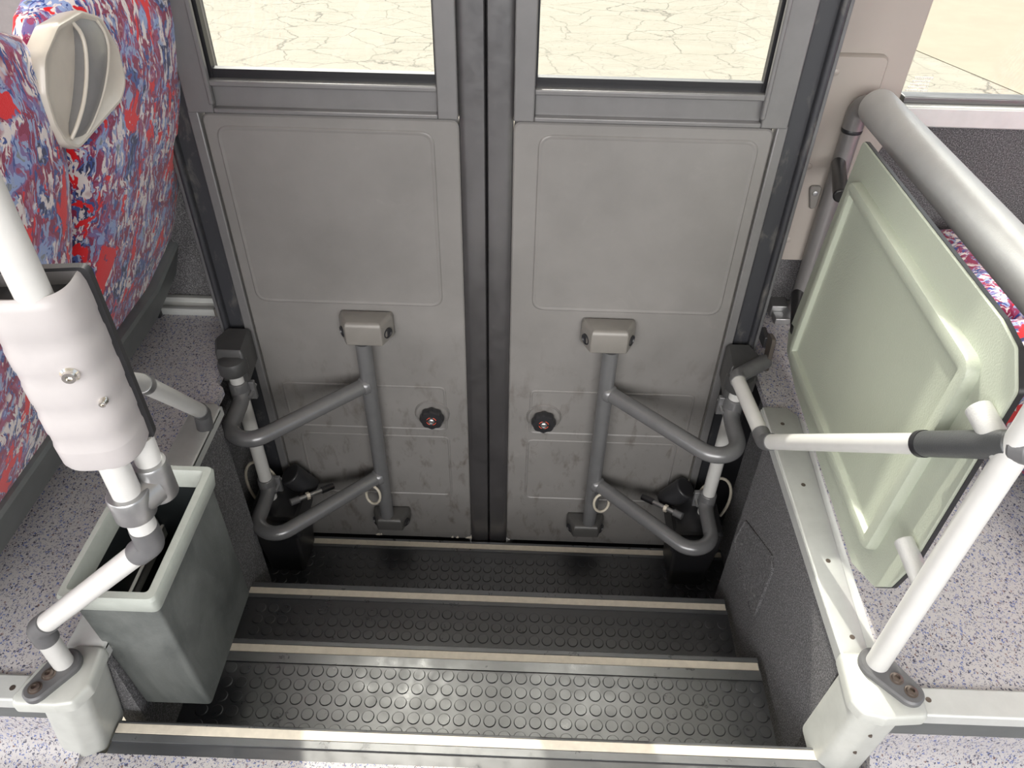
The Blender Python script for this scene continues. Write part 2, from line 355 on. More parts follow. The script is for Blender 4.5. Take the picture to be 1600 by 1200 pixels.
# door surround: jambs and threshold
for s, nm, lb in ((-1, 'trim_1', 'worn black jamb at the left of the door'), (1, 'trim_2', 'worn black jamb at the right of the door')):
    cx = -.088; j = nb()
    def bu(u0, u1, y0, y1, z0, z1):
        a, b = sorted((cx+s*u0, cx+s*u1)); bx(j, a, b, y0, y1, z0, z1)
    bu(.588, .640, 1.472, 1.54, -.74, 1.72); bu(.636, .648, 1.50, 1.78, -.74, 1.72); bu(.627, .640, 1.455, 1.50, -.74, 1.72)
    jo = struct(obj(nm, j, 'jamb', bevel=.006, segs=3), lb)
    k = nb(); a, b = sorted((cx+s*.641, cx+s*.649)); bx(k, a, b, 1.462, 1.70, -.74, 1.72)
    obj('edge_strip', k, 'greyrub', jo, bevel=.002)
th = nb(); bx(th, -.70, .56, 1.445, 1.56, -.78, -.742)
struct(obj('trim_3', th, 'black', bevel=.003), 'black threshold under the door leaves')
lw = nb(); bx(lw, -.79, .64, 1.50, 1.53, -1.0, -.72); bx(lw, -.79, -.726, 1.49, 1.51, -.8, -.02); bx(lw, .55, .64, 1.49, 1.51, -.8, -.02)
struct(obj('wall_threshold', lw, 'black', bevel=0), 'dark kick board under the door')

# ------------------------------------------------------------ steps
def step(z, y0, y1, strip, band, rows, drop, label, x0=-.69, x1=.535, base='stair_step'):
    t = thing(base, label, 'step', ((x0+x1)/2, y1, z), 'entrance steps')
    b = nb(); bx(b, x0, x1, y0, band, z-.02, z)
    if rows:
        n = int((x1-x0-.01)/.0312)
        for ry_ in rows:
            for i in range(n):
                x = x1-.018-i*.0312; lathe(b, (x, ry_, z-.001), (0, 0, 1), [(.0135, 0), (.0125, .0022), (.0115, .003)], 18)
    bx(b, x0, x1, y1-.012, y1-.003, drop, z-.004)      # riser below the nosing
    obj('tread', b, 'tread', t)
    c = nb(); pr = [(band, z-.02), (band, z+.003), (strip[0]-.001, z+.003), (strip[0], z+.001), (strip[1], z+.001), (strip[1]+.001, z+.003), (y1-.004, z+.002), (y1, z-.003), (y1, z-.028), (y1-.010, z-.03), (y1-.011, z-.02)]
    loops(c, [[(x, y, q) for y, q in pr] for x in (x0, x1)]); obj('nosing', c, 'nosing', t)
    d = nb(); bx(d, x0, x1-.002, strip[0]+.0005, strip[1]-.0005, z-.002, z+.0028); obj('nosing_strip', d, 'cream', t, bevel=.0006, label='cream anti-slip strip')
    return t
step(ZA, .560, .6194, (.5947, .6126), .581, None, -.40, 'cream-striped metal nosing where the aisle floor ends, nearest step edge', x0=-.70, x1=.545)
step(ZB1, .612, .894, (.8605, .8794), .8375, [.8222-.0314*i for i in range(7)], -.54, 'black studded rubber step directly below the aisle edge')
step(ZB2, .888, 1.137, (1.10, 1.119), 1.089, [1.0597-.0314*i for i in range(6)], -.74, 'middle black studded rubber step, second below the aisle', x0=-.69)
step(ZB3, 1.130, 1.445, (1.4145, 1.4336), 1.405, [1.375-.0314*i for i in range(8)], -.95, 'lowest black studded step at the foot of the door leaves', x0=-.764, x1=.619)

# ------------------------------------------------------------ edge trims of the platforms
t = thing('edge_trim', 'pale aluminium edge trim with screws along the right side of the stairwell', 'edge trim', (.58, .95, 0))
e = nb(); plate(e, [(.542, .66), (.545, 1.29), (.600, 1.29), (.620, 1.262), (.588, .66)], .004, XY, [(0, -.002), (0, .004), (.003, .006)]); bx(e, .542, .552, .66, 1.285, -.022, .002)
obj('strip', e, 'alu', t)
e = nb(); plate(e, [(.588, .66), (.605, .66), (.631, 1.25), (.622, 1.262)], .002, XY, [(0, -.001), (0, .002)]); obj('seam', e, 'alu', t)
for (x, y) in ((.578, 1.235), (.577, 1.055), (.574, .868), (.570, .712)): latheo('screw', 'dkmetal', (x, y, .0055), (0, 0, 1), [(.0045, 0), (.0045, .001), (.002, .0012)], t, 14)
t = thing('edge_trim', 'grey aluminium edge trim running along the left side of the stairwell', 'edge trim', (-.7, .95, 0))
e = nb(); plate(e, [(-.671, .64), (-.671, 1.225), (-.685, 1.24), (-.735, 1.24), (-.735, .64)], .004, XY, [(0, -.002), (0, .004), (.003, .006)]); bx(e, -.681, -.671, .64, 1.235, -.022, .002)
obj('strip', e, 'alu', t)
t = thing('edge_trim', 'pale aluminium trim along the aisle side of the left platform', 'edge trim', (-1.2, .56, 0))
e = nb(); bx(e, -2.2, -.765, .548, .592, -.022, .006); obj('strip', e, 'alu', t, bevel=.004)
latheo('screw', 'dkmetal', (-.783, .568, .0055), (0, 0, 1), [(.0045, 0), (.0045, .001), (.002, .0012)], t, 14)
t = thing('edge_trim', 'pale aluminium trim along the aisle side of the right platform', 'edge trim', (1.2, .6, 0))
e = nb(); bx(e, .64, 2.2, .580, .628, -.022, .006); obj('strip', e, 'alu', t, bevel=.004)
latheo('screw', 'dkmetal', (.657, .606, .0055), (0, 0, 1), [(.0045, 0), (.0045, .001), (.002, .0012)], t, 14)

# corner bollards
def corner(s, label, cap, ccx, ccy, screws, dxb=-.012):
    t = thing('corner_cap', label, 'corner cover', (ccx, ccy, ZA))
    c = nb(); plate(c, cap, .012, XY, [(.004, -.018), (0, -.014), (0, .002), (.002, .007), (.006, .0095)]); obj('cap', c, 'ledge', t)
    col = [(ccx-s*.048, ccy+.052), (ccx-s*.048, ccy-.030), (ccx-s*.020, ccy-.046), (ccx+s*.022, ccy-.040), (ccx+s*.042, ccy-.012), (ccx+s*.042, ccy+.052)]
    b = nb(); loops(b, [[(x+dx, y, z) for x, y in rnd(ccw(col), .022, 6)] for z, dx in ((ZA-.02, dxb), (-.012, 0))]); obj('column', b, 'ledge', t)
    for (x, y, z) in screws:
        latheo('screw', 'dkmetal', (x, y, z), (-s*.5, -1, 0), [(.003, 0), (.003, .0035), (.001, .004)], t, 10)
corner(1, 'cream cast corner cap at the right end of the aisle nosing, under the white pole', [(.538, .684), (.533, .60), (.545, .577), (.580, .570), (.648, .576), (.650, .600), (.640, .645), (.605, .684)], .592, .622, [(.578, .578, -.06), (.572, .578, -.12)])
corner(-1, 'scuffed cream cast corner cap at the left end of the aisle nosing, by the bin', [(-.668, .645), (-.663, .575), (-.678, .545), (-.705, .540), (-.772, .540), (-.776, .556), (-.758, .610), (-.715, .645)], -.722, .598, [], -.034)

# ------------------------------------------------------------ door leaves
def leaf(s, nm, lb):
    cx = -.088; X = lambda u: cx+s*u
    def B(b, u0, u1, y0, y1, z0, z1): a, c = sorted((X(u0), X(u1))); bx(b, a, c, y0, y1, z0, z1)
    R_ = lambda u0, u1, z0, z1: rect(*sorted((X(u0), X(u1))), z0, z1)
    p = nb(); F = XZf(1.46)
    plate(p, R_(.054, .564, -.728, .578), .018, F, [(0, -.03), (0, -.003), (.003, 0)])
    gv = [(0, -.001), (0, .0), (.0015, .0022), (.004, .0022), (.0065, -.0002), (.0075, -.0002)]
    for u0, u1, z0, z1, r in ((.103, .542, .134, .556, .03), (.108, .530, -.268, -.113, .018), (.104, .512, -.530, -.290, .02)):
        gr = [(0, -.001), (0, .0006), (.002, .0026), (.0045, .0026), (.007, .0004)]
        if z0 > 0: gr = [(0, -.001), (.001, .0008), (.003, .0024), (.006, .0024), (.009, .0012), (.010, .0012)]
        plate(p, R_(u0, u1, z0, z1), r, F, gr)
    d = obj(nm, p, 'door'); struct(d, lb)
    f = nb(); B(f, .054, .094, 1.452, 1.49, .582, 1.72); B(f, .533, .585, 1.452, 1.49, .582, 1.72); B(f, .567, .588, 1.457, 1.49, -.735, .585)
    B(f, .094, .533, 1.452, 1.49, .582, .592); B(f, .094, .533, 1.466, 1.49, .59, .636); B(f, .094, .533, 1.452, 1.49, .634, .645)
    B(f, .528, .537, 1.447, 1.46, .60, 1.72)
    obj('frame', f, 'frame', d, bevel=.0025)
    q = nb(); B(q, .092, .098, 1.468, 1.486, .64, 1.72); B(q, .524, .534, 1.468, 1.486, .64, 1.72); B(q, .092, .534, 1.470, 1.486, .64, .662)
    obj('window_gasket', q, 'black', d)
    q = nb(); B(q, .094, .530, 1.477, 1.481, .65, 1.72); obj('glass', q, 'glass', d, smooth=False)
    # twin-lip centre seal
    sl = nb(); pr = []
    for u, y in ((.0015, 1.50), (.0015, 1.466), (.004, 1.4615), (.012, 1.460), (.040, 1.460), (.048, 1.462), (.0535, 1.466), (.0535, 1.50)): pr.append((X(u), y))
    loops(sl, [[(x, y, z) for x, y in pr] for z in (-.742, 1.72)]); obj('edge_seal', sl, 'seal', d)
    # brackets
    for z0, z1, k, w_ in ((.056, .120, 'brk', 1.06), (-.628, -.582, 'lowbrk', .90)):
        c = .286; b = nb(); po = [(X(c-.060*w_), 1.462), (X(c-.060*w_), 1.444), (X(c-.040*w_), 1.400), (X(c+.040*w_), 1.400), (X(c+.060*w_), 1.444), (X(c+.060*w_), 1.462)]
        plate(b, po, .006, XY, [(.004, z0), (0, z0+.004), (0, z1-.012), (.003, z1-.004), (.009, z1)]); br = obj('hinge_bracket', b, k, d)
        for v in (-1, 1):
            e = nb(); cxx = X(c+v*.047*w_); lathe(e, (cxx, 1.424, (z0+z1)/2-.006), (v*s*.8, -.55, 0), [(.0135, 0), (.0135, .0065), (.011, .007), (.010, .004)], 20); obj('socket', e, 'dark', br)
    # knob with surround
    kx, kz = X(.147), -.212
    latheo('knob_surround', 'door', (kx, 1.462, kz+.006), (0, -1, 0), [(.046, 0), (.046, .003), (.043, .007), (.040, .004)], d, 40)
    kb = latheo('knob', 'dark', (kx, 1.462, kz), (0, -1, 0), [(.024, 0), (.029, .006), (.031, .010), (.031, .022), (.028, .027), (.016, .028), (.015, .026), (.014, .026)], d, 64, (8, .05), label='black lobed emergency knob')
    latheo('centre_bolt', 'steel', (kx, 1.436, kz), (0, -1, 0), [(.0085, 0), (.0085, .004), (.006, .006), (.003, .0045)], kb, 20)
    ar = nb()
    for k in range(4):
        a0 = k*PI/2+.25; pts = [(kx+.0125*math.cos(a0+i*.19), 1.4345, kz+.0125*math.sin(a0+i*.19)) for i in range(6)]; tube(ar, pts, .0010, seg=6)
    obj('arrow_ring', ar, 'red', kb)
    return d
dL = leaf(-1, 'door_1', 'left grey bus door leaf with window and embossed lower panels')
dR = leaf(1, 'door_2', 'right grey bus door leaf with window and embossed lower panels')
cg = nb(); bx(cg, -.096, -.080, 1.497, 1.503, -.745, 1.72); obj('gap_light_block', cg, 'black', dL, smooth=False)  # black strip added behind the leaf gap to stop light leaking through
chip = nb()
for (x, z, w_) in ((-.150, -.722, .012), (-.185, -.723, .005), (-.20, -.722, .004), (-.43, -.722, .008), (-.42, -.721, .004)):
    plate(chip, [(x-w_, z-.004), (x+w_*.9, z-.004), (x+w_*.7, z+.006), (x-w_*.3, z+.003)], .002, XZf(1.4600), [(0, -.001), (0, .0006)])
obj('paint_chip', chip, 'cream', dL, label='chipped pale paint at the lower corner')

# ------------------------------------------------------------ swing arms with post
def arms(s, label):
    cx = -.088; X = lambda u: cx+s*u; post = .5935
    t = thing('door_swing_arm', label, 'door arm', (X(post), 1.36, -.45))
    tubeo('pivot_post', 'white', [(X(post), 1.36, -.50), (X(post), 1.36, .022)], .0170, t)
    tubeo('lift_bar', 'arm', [(X(.295), 1.425, .05), (X(.295), 1.425, -.60)], .0195, t)
    tubeo('upper_arm', 'arm', [(X(post-.004), 1.372, -.045), (X(.590), 1.345, -.080), (X(.590), 1.147, -.080), (X(.302), 1.420, -.080)], .0195, t, R=[.05, .052], seg=32, n=14)
    tubeo('lower_arm', 'arm', [(X(post-.004), 1.372, -.385), (X(.590), 1.345, -.414), (X(.590), 1.140, -.414), (X(.302), 1.420, -.414)], .0195, t, R=[.05, .052], seg=32, n=14)
    for z in (-.080, -.414): latheo('weld', 'arm', (X(.305), 1.416, z), (s*.69, -.72, 0), [(.0235, -.004), (.0225, .006), (.0198, .010)], t, 24)
    for z in (-.058, -.398):
        c = nb(); lathe(c, (X(post), 1.36, z-.028), (0, 0, 1), [(.0215, 0), (.0225, .004), (.0225, .050), (.0205, .056)], 28)
        bx(c, min(X(post-.004), X(post-.034)), max(X(post-.004), X(post-.034)), 1.366, 1.378, z-.034, z+.020); cl = obj('clamp', c, 'arm', t, bevel=.002)
        tubeo('bolt', 'steel', [(X(post-.026), 1.345, z-.008), (X(post-.026), 1.392, z-.008)], .0045, cl, seg=8)
    # cap block over the post
    k = nb(); lathe(k, (X(post), 1.36, .000), (0, 0, 1), [(.030, 0), (.034, .005), (.034, .028), (.030, .037), (.018, .042)], 32)
    plate(k, [(X(post-.030), 1.36), (X(post+.034), 1.36), (X(post+.052), 1.41), (X(post+.034), 1.455), (X(post-.022), 1.455)], .008, XY, [(0, -.03), (0, .052), (.006, .060)])
    obj('post_cap', k, 'cap', t)
    k = nb(); bx(k, min(X(post+.012), X(post+.042)), max(X(post+.012), X(post+.042)), 1.385, 1.45, -.14, .02); obj('bearing_bracket', k, 'dark', t, bevel=.003)
    return t
arms(-1, 'grey tubular swing arm on a white post, left of the door')
arms(1, 'grey tubular swing arm on a white post, right of the door')

def gear(s, label, l2, l3):
    cx = -.088; X = lambda u: cx+s*u
    t = thing('actuator_cover', label, 'cover box', (X(.56), 1.36, ZB3))
    b = nb(); po = lambda a, c, y0, y1: ccw([(X(a), y0), (X(c), y0), (X(c), y1), (X(a), y1)])
    loops(b, [[(x, y, z) for x, y in rnd(off(po(*q[:4]), 0), .012)] for q, z in (((.53, .632, 1.315, 1.435), ZB3), ((.515, .635, 1.288, 1.435), -.535), ((.505, .637, 1.285, 1.435), -.53), ((.505, .637, 1.285, 1.435), -.455), ((.512, .632, 1.292, 1.43), -.448))])
    obj('body', b, 'dark', t)
    m = thing('door_damper', l2, 'door mechanism', (X(.50), 1.40, -.45))
    tubeo('motor_can', 'dark', [(X(.545), 1.405, -.40), (X(.50), 1.415, -.47)], .032, m, seg=32, bevel=.004)
    tubeo('piston_rod', 'steel', [(X(.525), 1.33, -.43), (X(.455), 1.385, -.44)], .0065, m, seg=12)
    tubeo('nut', 'cream', [(X(.492), 1.356, -.435), (X(.485), 1.361, -.436)], .0105, m, seg=6)
    tubeo('rod_end', 'dark', [(X(.458), 1.383, -.44), (X(.43), 1.405, -.444)], .009, m, seg=12)
    tubeo('rod_body', 'greyrub', [(X(.528), 1.328, -.43), (X(.508), 1.343, -.432)], .010, m, seg=12)
    pts = [(X(.622+.052*math.cos(a)), 1.398+.012*math.cos(a), -.450+.098*math.sin(a)) for a in [(-42+i*(264/22))*PI/180 for i in range(23)]]
    c = tubeo('cable', 'cable', pts, .0042, None, seg=10); tag(c, l3[0], 'cable')
    pts = [(X(.318+.022*math.cos(a)), 1.392+.010*math.cos(a), -.462+.036*math.sin(a)-.012*math.cos(a)) for a in [i*2*PI/22+.9 for i in range(21)]]
    c = tubeo('cable', 'cable', pts, .0038, None, seg=10); tag(c, l3[1], 'cable')
gear(-1, 'black moulded cover box in the left corner of the lowest step', 'small dark motor and rod behind the left white pivot post', ('larger cream hose looped around the left white pivot post', 'small cream hose loop beside the foot of the left door bar'))
gear(1, 'black moulded cover box in the right corner of the lowest step', 'small dark motor and rod behind the right white pivot post', ('larger cream hose looped around the right white pivot post', 'small cream hose loop beside the foot of the right door bar'))

# ------------------------------------------------------------ left handrail
def teardrop(a, b, ra, rb, z0, z1, mat, parent, name='base_plate'):
    a, b = Vector(a), Vector(b); d = (b-a).normalized(); L = (b-a).length; n_ = Vector((-d.y, d.x)); bm = nb(); rings = []
    for ins, z in ((0, z0), (0, z1-.003), (.003, z1)):
        r = []
        for k in range(17): th_ = PI/2+PI*k/16; r.append(a+(ra-ins)*(math.cos(th_)*d+math.sin(th_)*n_))
        for k in range(17): th_ = -PI/2+PI*k/16; r.append(b+(rb-ins)*(math.cos(th_)*d+math.sin(th_)*n_))
        rings.append([(p.x, p.y, z) for p in r])
    loops(bm, rings); return obj(name, bm, mat, parent)
def bolt(x, y, z, parent, r=.0085):
    latheo('bolt', 'dkmetal', (x, y, z), (0, 0, 1), [(r*1.25, 0), (r*1.25, .0015), (r, .002), (r*.9, .005), (r*.5, .006), (r*.45, .003)], parent, 20)
LH = thing('stair_handrail', 'white tubular handrail with grey elbows left of the stairwell, rising over the bin', 'handrail', (-.716, .606, .008))
RT = .0155; zb = .008
P0 = Vector((-.716, .606, zb)); P1 = Vector((-.716, .606, .118)); P2 = Vector((-.477, .600, .345)); P3 = Vector((-.477, .600, 1.75))
teardrop((-.716, .606), (-.738, .562), .026, .020, zb, zb+.012, 'greyrub', LH); bolt(-.729, .585, zb+.011, LH); bolt(-.739, .562, zb+.011, LH)
d12 = (P2-P1).normalized()
tubeo('foot_post', 'white', [P0, P1-Vector((0, 0, .012))], RT, LH)
tubeo('elbow', 'greyrub', [P1-Vector((0, 0, .030)), P1, P1+d12*.030], RT+.0025, LH, R=.018, n=10)
tubeo('offset_tube', 'white', [P1+d12*.022, P2-d12*.022], RT, LH)
tubeo('elbow', 'greyrub', [P2-d12*.032, P2, P2+Vector((0, 0, .034))], RT+.0025, LH, R=.018, n=10)
tubeo('pole', 'white', [P2+Vector((0, 0, .02)), P3], RT+.0015, LH)
cl = nb(); lathe(cl, (-.477, .600, .405), (0, 0, 1), [(.0235, 0), (.0250, .002), (.0250, .038), (.0235, .040)], 36)
tube(cl, [(-.477, .600, .425), (-.462, .628, .427)], .0245, seg=28)
lathe(cl, (-.458, .634, .405), (0, 0, 1), [(.020, 0), (.021, .002), (.021, .055), (.0195, .058)], 28)
obj('clamp', cl, 'steel', LH)
E1 = Vector((-.617, .915, .345)); FT = Vector((-.680, 1.165, .050))
de = (FT-E1).normalized()
tubeo('clamp_tube', 'white', [(-.458, .634, .430), (-.461, .640, .50)], RT, LH)
du = (Vector((-.480, .655, .575))-E1).normalized()
tubeo('upper_link', 'white', [(-.480, .655, .575), E1], RT, LH)
tubeo('elbow', 'steel', [E1+du*.022, E1, E1+de*.022], RT+.0012, LH, R=.015)
tubeo('sloping_tube', 'white', [E1, FT-de*.010], RT, LH)
tubeo('foot_collar', 'greyrub', [FT-de*.024, FT+Vector((0, 0, -.005)), (FT.x-.004, FT.y, .004)], RT+.002, LH, R=.012)

PCV = thing('pole_cover', 'pale grey moulded plastic cover with two bolts around the left white pole', 'cover', (-.477, .6, .45))
ang = math.radians(8); ca, sa = math.cos(ang), math.sin(ang)
def PC(u, v, z): return (-.493+u*ca-v*sa, .634+u*sa+v*ca, z)
def usec(w_, dep, ins=0, flat=.4):
    p = [(w_-ins, 0)]
    for k in range(25):
        a = PI*k/24; c_, s_ = math.cos(a), math.sin(a); e_ = .62
        p.append(((w_-ins)*math.copysign(abs(c_)**e_, c_), -.010-(dep-.010-ins)*abs(s_)**.85))
    p.append((-(w_-ins), 0)); return p
cv = nb(); ZT, ZBt = .735, .502
rings = []
def ring(w_, dep, z): return [PC(u, v, z) for u, v in usec(w_, dep)]
w0, d0 = .047, .056
for z, k in ((ZBt, .94), (ZBt+.006, .985), (ZBt+.03, 1)): rings.append(ring(w0*k, d0*k, z))
for zc in (.545, .590, .635, .680):
    rings += [ring(w0, d0, zc-.012), ring(w0-.0010, d0-.0016, zc-.008), ring(w0-.0010, d0-.0016, zc+.008), ring(w0, d0, zc+.012)]
rings += [ring(w0, d0, ZT-.03), ring(w0*.985, d0*.985, ZT-.012), ring(w0*.93, d0*.93, ZT-.002), ring(w0*.88, d0*.88, ZT), ring(w0*.83, d0*.80, ZT-.002), ring(w0*.83, d0*.80, ZT-.02)]
loops(cv, rings); obj('shell', cv, 'cover', PCV)
rc = nb(); loops(rc, [[PC(u, v-.0, z) for u, v in usec(w0*.82, d0*.79)] for z in (ZT-.021, ZT-.015)]); obj('top_recess', rc, 'dark', PCV)
bpz = nb(); plate(bpz, rect(-.050, .052, ZBt-.004, ZT+.004), .010, lambda u, z, h: PC(u, h, z), [(0, 0), (0, .009), (.002, .011)]); obj('back_plate', bpz, 'dark', PCV)
for (uu, z, r) in ((.020, .645, .0095), (.036, .600, .0052)):
    k = (uu/w0)**(1/.62); v_ = -.010-(d0-.010)*math.sqrt(max(0, 1-k*k))**.85
    latheo('bolt', 'chrome', PC(uu, v_+.003, z), (sa*.2+.25, -1, 0), [(r, 0), (r, .003), (r*.75, .005), (r*.7, .009), (r*.35, .009), (r*.3, .006)], PCV, 24)

# ------------------------------------------------------------ waste bin
BN = thing('waste_bin', 'tall grey plastic waste bin hung on the left wall of the stairwell', 'bin', (-.63, .78, -.2))
def binring(x0, x1, y0, y1, z, r=.008): return [(x, y, z) for x, y in rnd(rect(x0, x1, y0, y1), r)]
b = nb(); loops(b, [binring(-.672, -.556, .662, .895, -.215), binring(-.675, -.552, .658, .900, -.208), binring(-.688, -.556, .650, .910, .115), binring(-.683, -.561, .655, .905, .115, .005), binring(-.670, -.558, .664, .893, -.20, .005)])
bo = obj('body', b, 'bin', BN)
b = nb(); loops(b, [binring(-.6825, -.5615, .6555, .9045, .112, .005), binring(-.669, -.559, .665, .892, -.199, .005), binring(-.667, -.561, .667, .890, -.199, .005), binring(-.6805, -.5635, .6575, .9025, .112, .005)], False, False); obj('liner', b, 'inner', BN)
b = nb()
loops(b, [binring(-.694, -.553, .647, .913, .108, .010), binring(-.697, -.550, .644, .916, .112, .012), binring(-.702, -.547, .640, .921, .142, .013), binring(-.699, -.550, .643, .918, .148, .012), binring(-.690, -.562, .655, .908, .148, .008), binring(-.686, -.566, .659, .904, .142, .007), binring(-.682, -.568, .662, .900, .112, .006)], False, False)
bm2 = b; bmesh.ops.remove_doubles(b, verts=b.verts, dist=1e-6)
# close the underside of the rim
vs = [e for e in b.edges if e.is_boundary]; bmesh.ops.bridge_loops(b, edges=vs)
obj('rim', b, 'rim', BN, label='light grey rim')

# ------------------------------------------------------------ right handrail
RH = thing('stair_handrail', 'white tubular handrail with a dark grip on the pole right of the stairwell', 'handrail', (.59, .659, .008))
teardrop((.59, .659), (.626, .612), .028, .022, zb, zb+.012, 'greyrub', RH); bolt(.6115, .632, zb+.011, RH); bolt(.627, .611, zb+.011, RH)
tubeo('pole', 'white', [(.59, .659, zb), (.600, .655, 1.75)], .0178, RH, seg=36)
J = Vector((.592, .657, .520)); K1 = Vector((.49, 1.096, .084)); K2 = Vector((.481, 1.315, .066)); K3 = Vector((.566, 1.400, .050))
dj = (K1-J).normalized()
tubeo('grip', 'grip', [J+dj*.004, J+dj*.165], .0185, RH, seg=32, bevel=.002, label='dark textured grip sleeve')
g = nb(); gp = J+dj*.085; up = Vector((0, -.4, 1)).normalized(); sd_ = dj.cross(up).normalized(); up = sd_.cross(dj)
pl_ = [gp-dj*.070-sd_*.0085+up*.0165, gp+dj*.072-sd_*.0085+up*.0165]
obj('grip_ring', (lambda b: (tube(b, [J+dj*.160, J+dj*.170], .0195, seg=28), b)[1])(g), 'dark', RH)
tubeo('rail', 'white', [J+dj*.165, K1-dj*.012], RT, RH)
dk = (K2-K1).normalized()
tubeo('elbow', 'greyrub', [K1-dj*.028, K1, K1+dk*.030], RT+.002, RH, R=.018, n=10)
tubeo('lower_rail', 'white', [K1+dk*.024, K2-dk*.006], RT, RH)
tubeo('elbow', 'greyrub', [K2-dk*.012, K2+dk*.006, K3], RT+.0022, RH, R=.03, n=10)
pk = nb(); plate(pk, [(1.385, .030), (1.410, .026), (1.432, .112), (1.394, .118)], .008, lambda y, z, h: (.566+h, y, z), [(0, 0), (0, .008), (.002, .010)]); obj('end_plate', pk, 'bronze', RH, label='bronze end plate')
bxk = nb(); bx(bxk, .560, .572, 1.425, 1.47, .07, .10); obj('fixing', bxk, 'dark', RH, bevel=.002)
# stubs that hold the panel
for z, r in ((.505, .0165), (.235, .0145)):
    tubeo('stub', 'pad', [(.592, .660, z-.012), (.583, .735, z+.004)], r, RH, seg=24, bevel=.002)
tubeo('elbow', 'greyrub', [J+Vector((.012, -.012, .004)), J+dj*.008], .0205, RH, seg=24, bevel=.004)

# ------------------------------------------------------------ grey post with padded bar
GP = thing('padded_grab_rail', 'thick silver padded grab rail on a grey floor post by the right window', 'grab rail', (.705, 1.655, 0))
tubeo('floor_post', 'post', [(.705, 1.650, .018), (.705, 1.650, .505)], .0205, GP, seg=32)
latheo('foot', 'steel', (.705, 1.650, .004), (0, 0, 1), [(.026, 0), (.030, .004), (.030, .016), (.024, .026), (.0215, .030)], GP, 32)
latheo('collar', 'dark', (.705, 1.650, .503), (0, 0, 1), [(.0215, 0), (.0225, .002), (.0225, .007), (.0215, .009)], GP, 32)
tubeo('elbow', 'post', [(.705, 1.650, .512), (.706, 1.650, .568), (.722, 1.58, .572)], .0225, GP, R=.030)
pb = nb(); Y0, Y1 = 1.640, .50; n = 10; pts = []; rs = []
for k in range(n+1): a = k/n*PI/2; pts.append(Vector((.727, Y0-.030*(k/n), .572))); rs.append(.0385*(math.sin(a)*.85+.15 if k < n else 1))
pts.append(Vector((.727, Y1, .572))); rs.append(.0385)
tube(pb, pts, rs, 0, 40); obj('padded_bar', pb, 'pad', GP)
for z in (.425, .075):
    tubeo('panel_clip', 'clip', [(.694, 1.640, z+.010), (.648, 1.470, z+.012)], .0155, GP, seg=20, bevel=.004, label='black clip')
lug = nb(); plate(lug, [(.652, .37), (.682, .37), (.682, .315), (.668, .31)], .010, XZf(1.665), [(0, -.001), (0, .006), (.002, .008)]); lo = obj('wall_lug', lug, 'brk', GP)
latheo('screw', 'steel', (.669, 1.657, .352), (0, -1, 0), [(.006, 0), (.006, .003), (.003, .004)], GP, 16)

# ------------------------------------------------------------ modesty panel
MP = thing('modesty_panel', 'sage green textured modesty panel with a raised diamond field, right of the stairwell', 'partition panel', (.63, 1.1, .1))
pp0 = Vector((.600, .70)); pp1 = Vector((.645, 1.50)); pd = (pp1-pp0).normalized(); pn = Vector((-pd.y, pd.x))  # pn points to the well
def PF(y, z, h): q = pp0+pd*((y-.70)/pd.y)+pn*h; return (q.x, q.y, z)
OUT = [(1.425, .575), (.80, .602), (.749, .596), (.708, .559), (.712, .20), (.728, .128), (.763, .078), (.847, .028), (1.346, .011), (1.470, .028), (1.500, .068)]
b = nb(); plate(b, OUT, .014, PF, [(0, 0), (0, .003), (.0015, .0045)]); obj('board', b, 'panel', MP)
b = nb(); plate(b, OUT, .014, PF, [(-.0012, -.006), (-.0012, .0008)]); obj('edge_band', b, 'dark', MP, label='black edge band')
b = nb(); plate(b, [(1.385, .517), (.779, .540), (.803, .112), (1.425, .058)], .030, PF, [(0, .004), (.0005, .016), (.003, .021), (.006, .022), (.022, .022), (.025, .0205), (.028, .0115), (.031, .0100)], n=8)
obj('raised_field', b, 'panel', MP)

# ------------------------------------------------------------ seats
def cushion(bm, rings): loops(bm, rings)
def backrest(y0, y1, ztop, parent, name='backrest', flip=1, x_off=0.0, prof=None, tk=.105, xs=1):
    P = prof or [(.155, -.868), (.22, -.840), (.30, -.800), (.38, -.771), (.45, -.745), (.53, -.714), (.60, -.690), (.68, -.668), (.75, -.655), (.80, -.651), (.85, -.652), (.90, -.660)]
    rings = []; hw = (y1-y0)/2; yc = (y0+y1)/2; sh = ztop-.90
    for j, (z, xb) in enumerate(P):
        k = 1
        zz = z if z < .5 else .5+(z-.5)*(ztop-.5)/.40
        fr = max(0, (zz-(ztop-.13))/.13); k = math.sqrt(max(.05, 1-(fr*.93)**2.6)) if fr > 0 else 1
        tkk = tk*(1-.25*fr)
        kb = 1 if j > 0 else .97
        ring = []
        for i in range(40):
            a = 2*PI*i/40; c_, s_ = math.cos(a), math.sin(a); e = .42
            yy = yc+hw*k*kb*math.copysign(abs(c_)**e, c_); xx = xb-tkk/2+tkk/2*math.copysign(abs(s_)**.62, s_)-.012*abs(c_)**3
            ring.append((x_off+xs*xx, yy, zz))
        rings.append(ring)
    # rounded crown
    l = rings[-1]; cx_ = sum(p[0] for p in l)/40; cy_ = sum(p[1] for p in l)/40
    rings.append([((p[0]-cx_)*.75+cx_, (p[1]-cy_)*.93+cy_, ztop+.012) for p in l]); rings.append([((p[0]-cx_)*.3+cx_, (p[1]-cy_)*.75+cy_, ztop+.018) for p in l])
    bm = nb(); loops(bm, rings); return obj(name, bm, 'fabric', parent)
ST = thing('double_bus_seat', 'double bus seat in red and blue patterned fabric, seen from behind left of the stairwell', 'seat', (-1.05, 1.0, 0))
backrest(.53, 1.062, .895, ST, x_off=.012); backrest(1.075, 1.60, .890, ST)
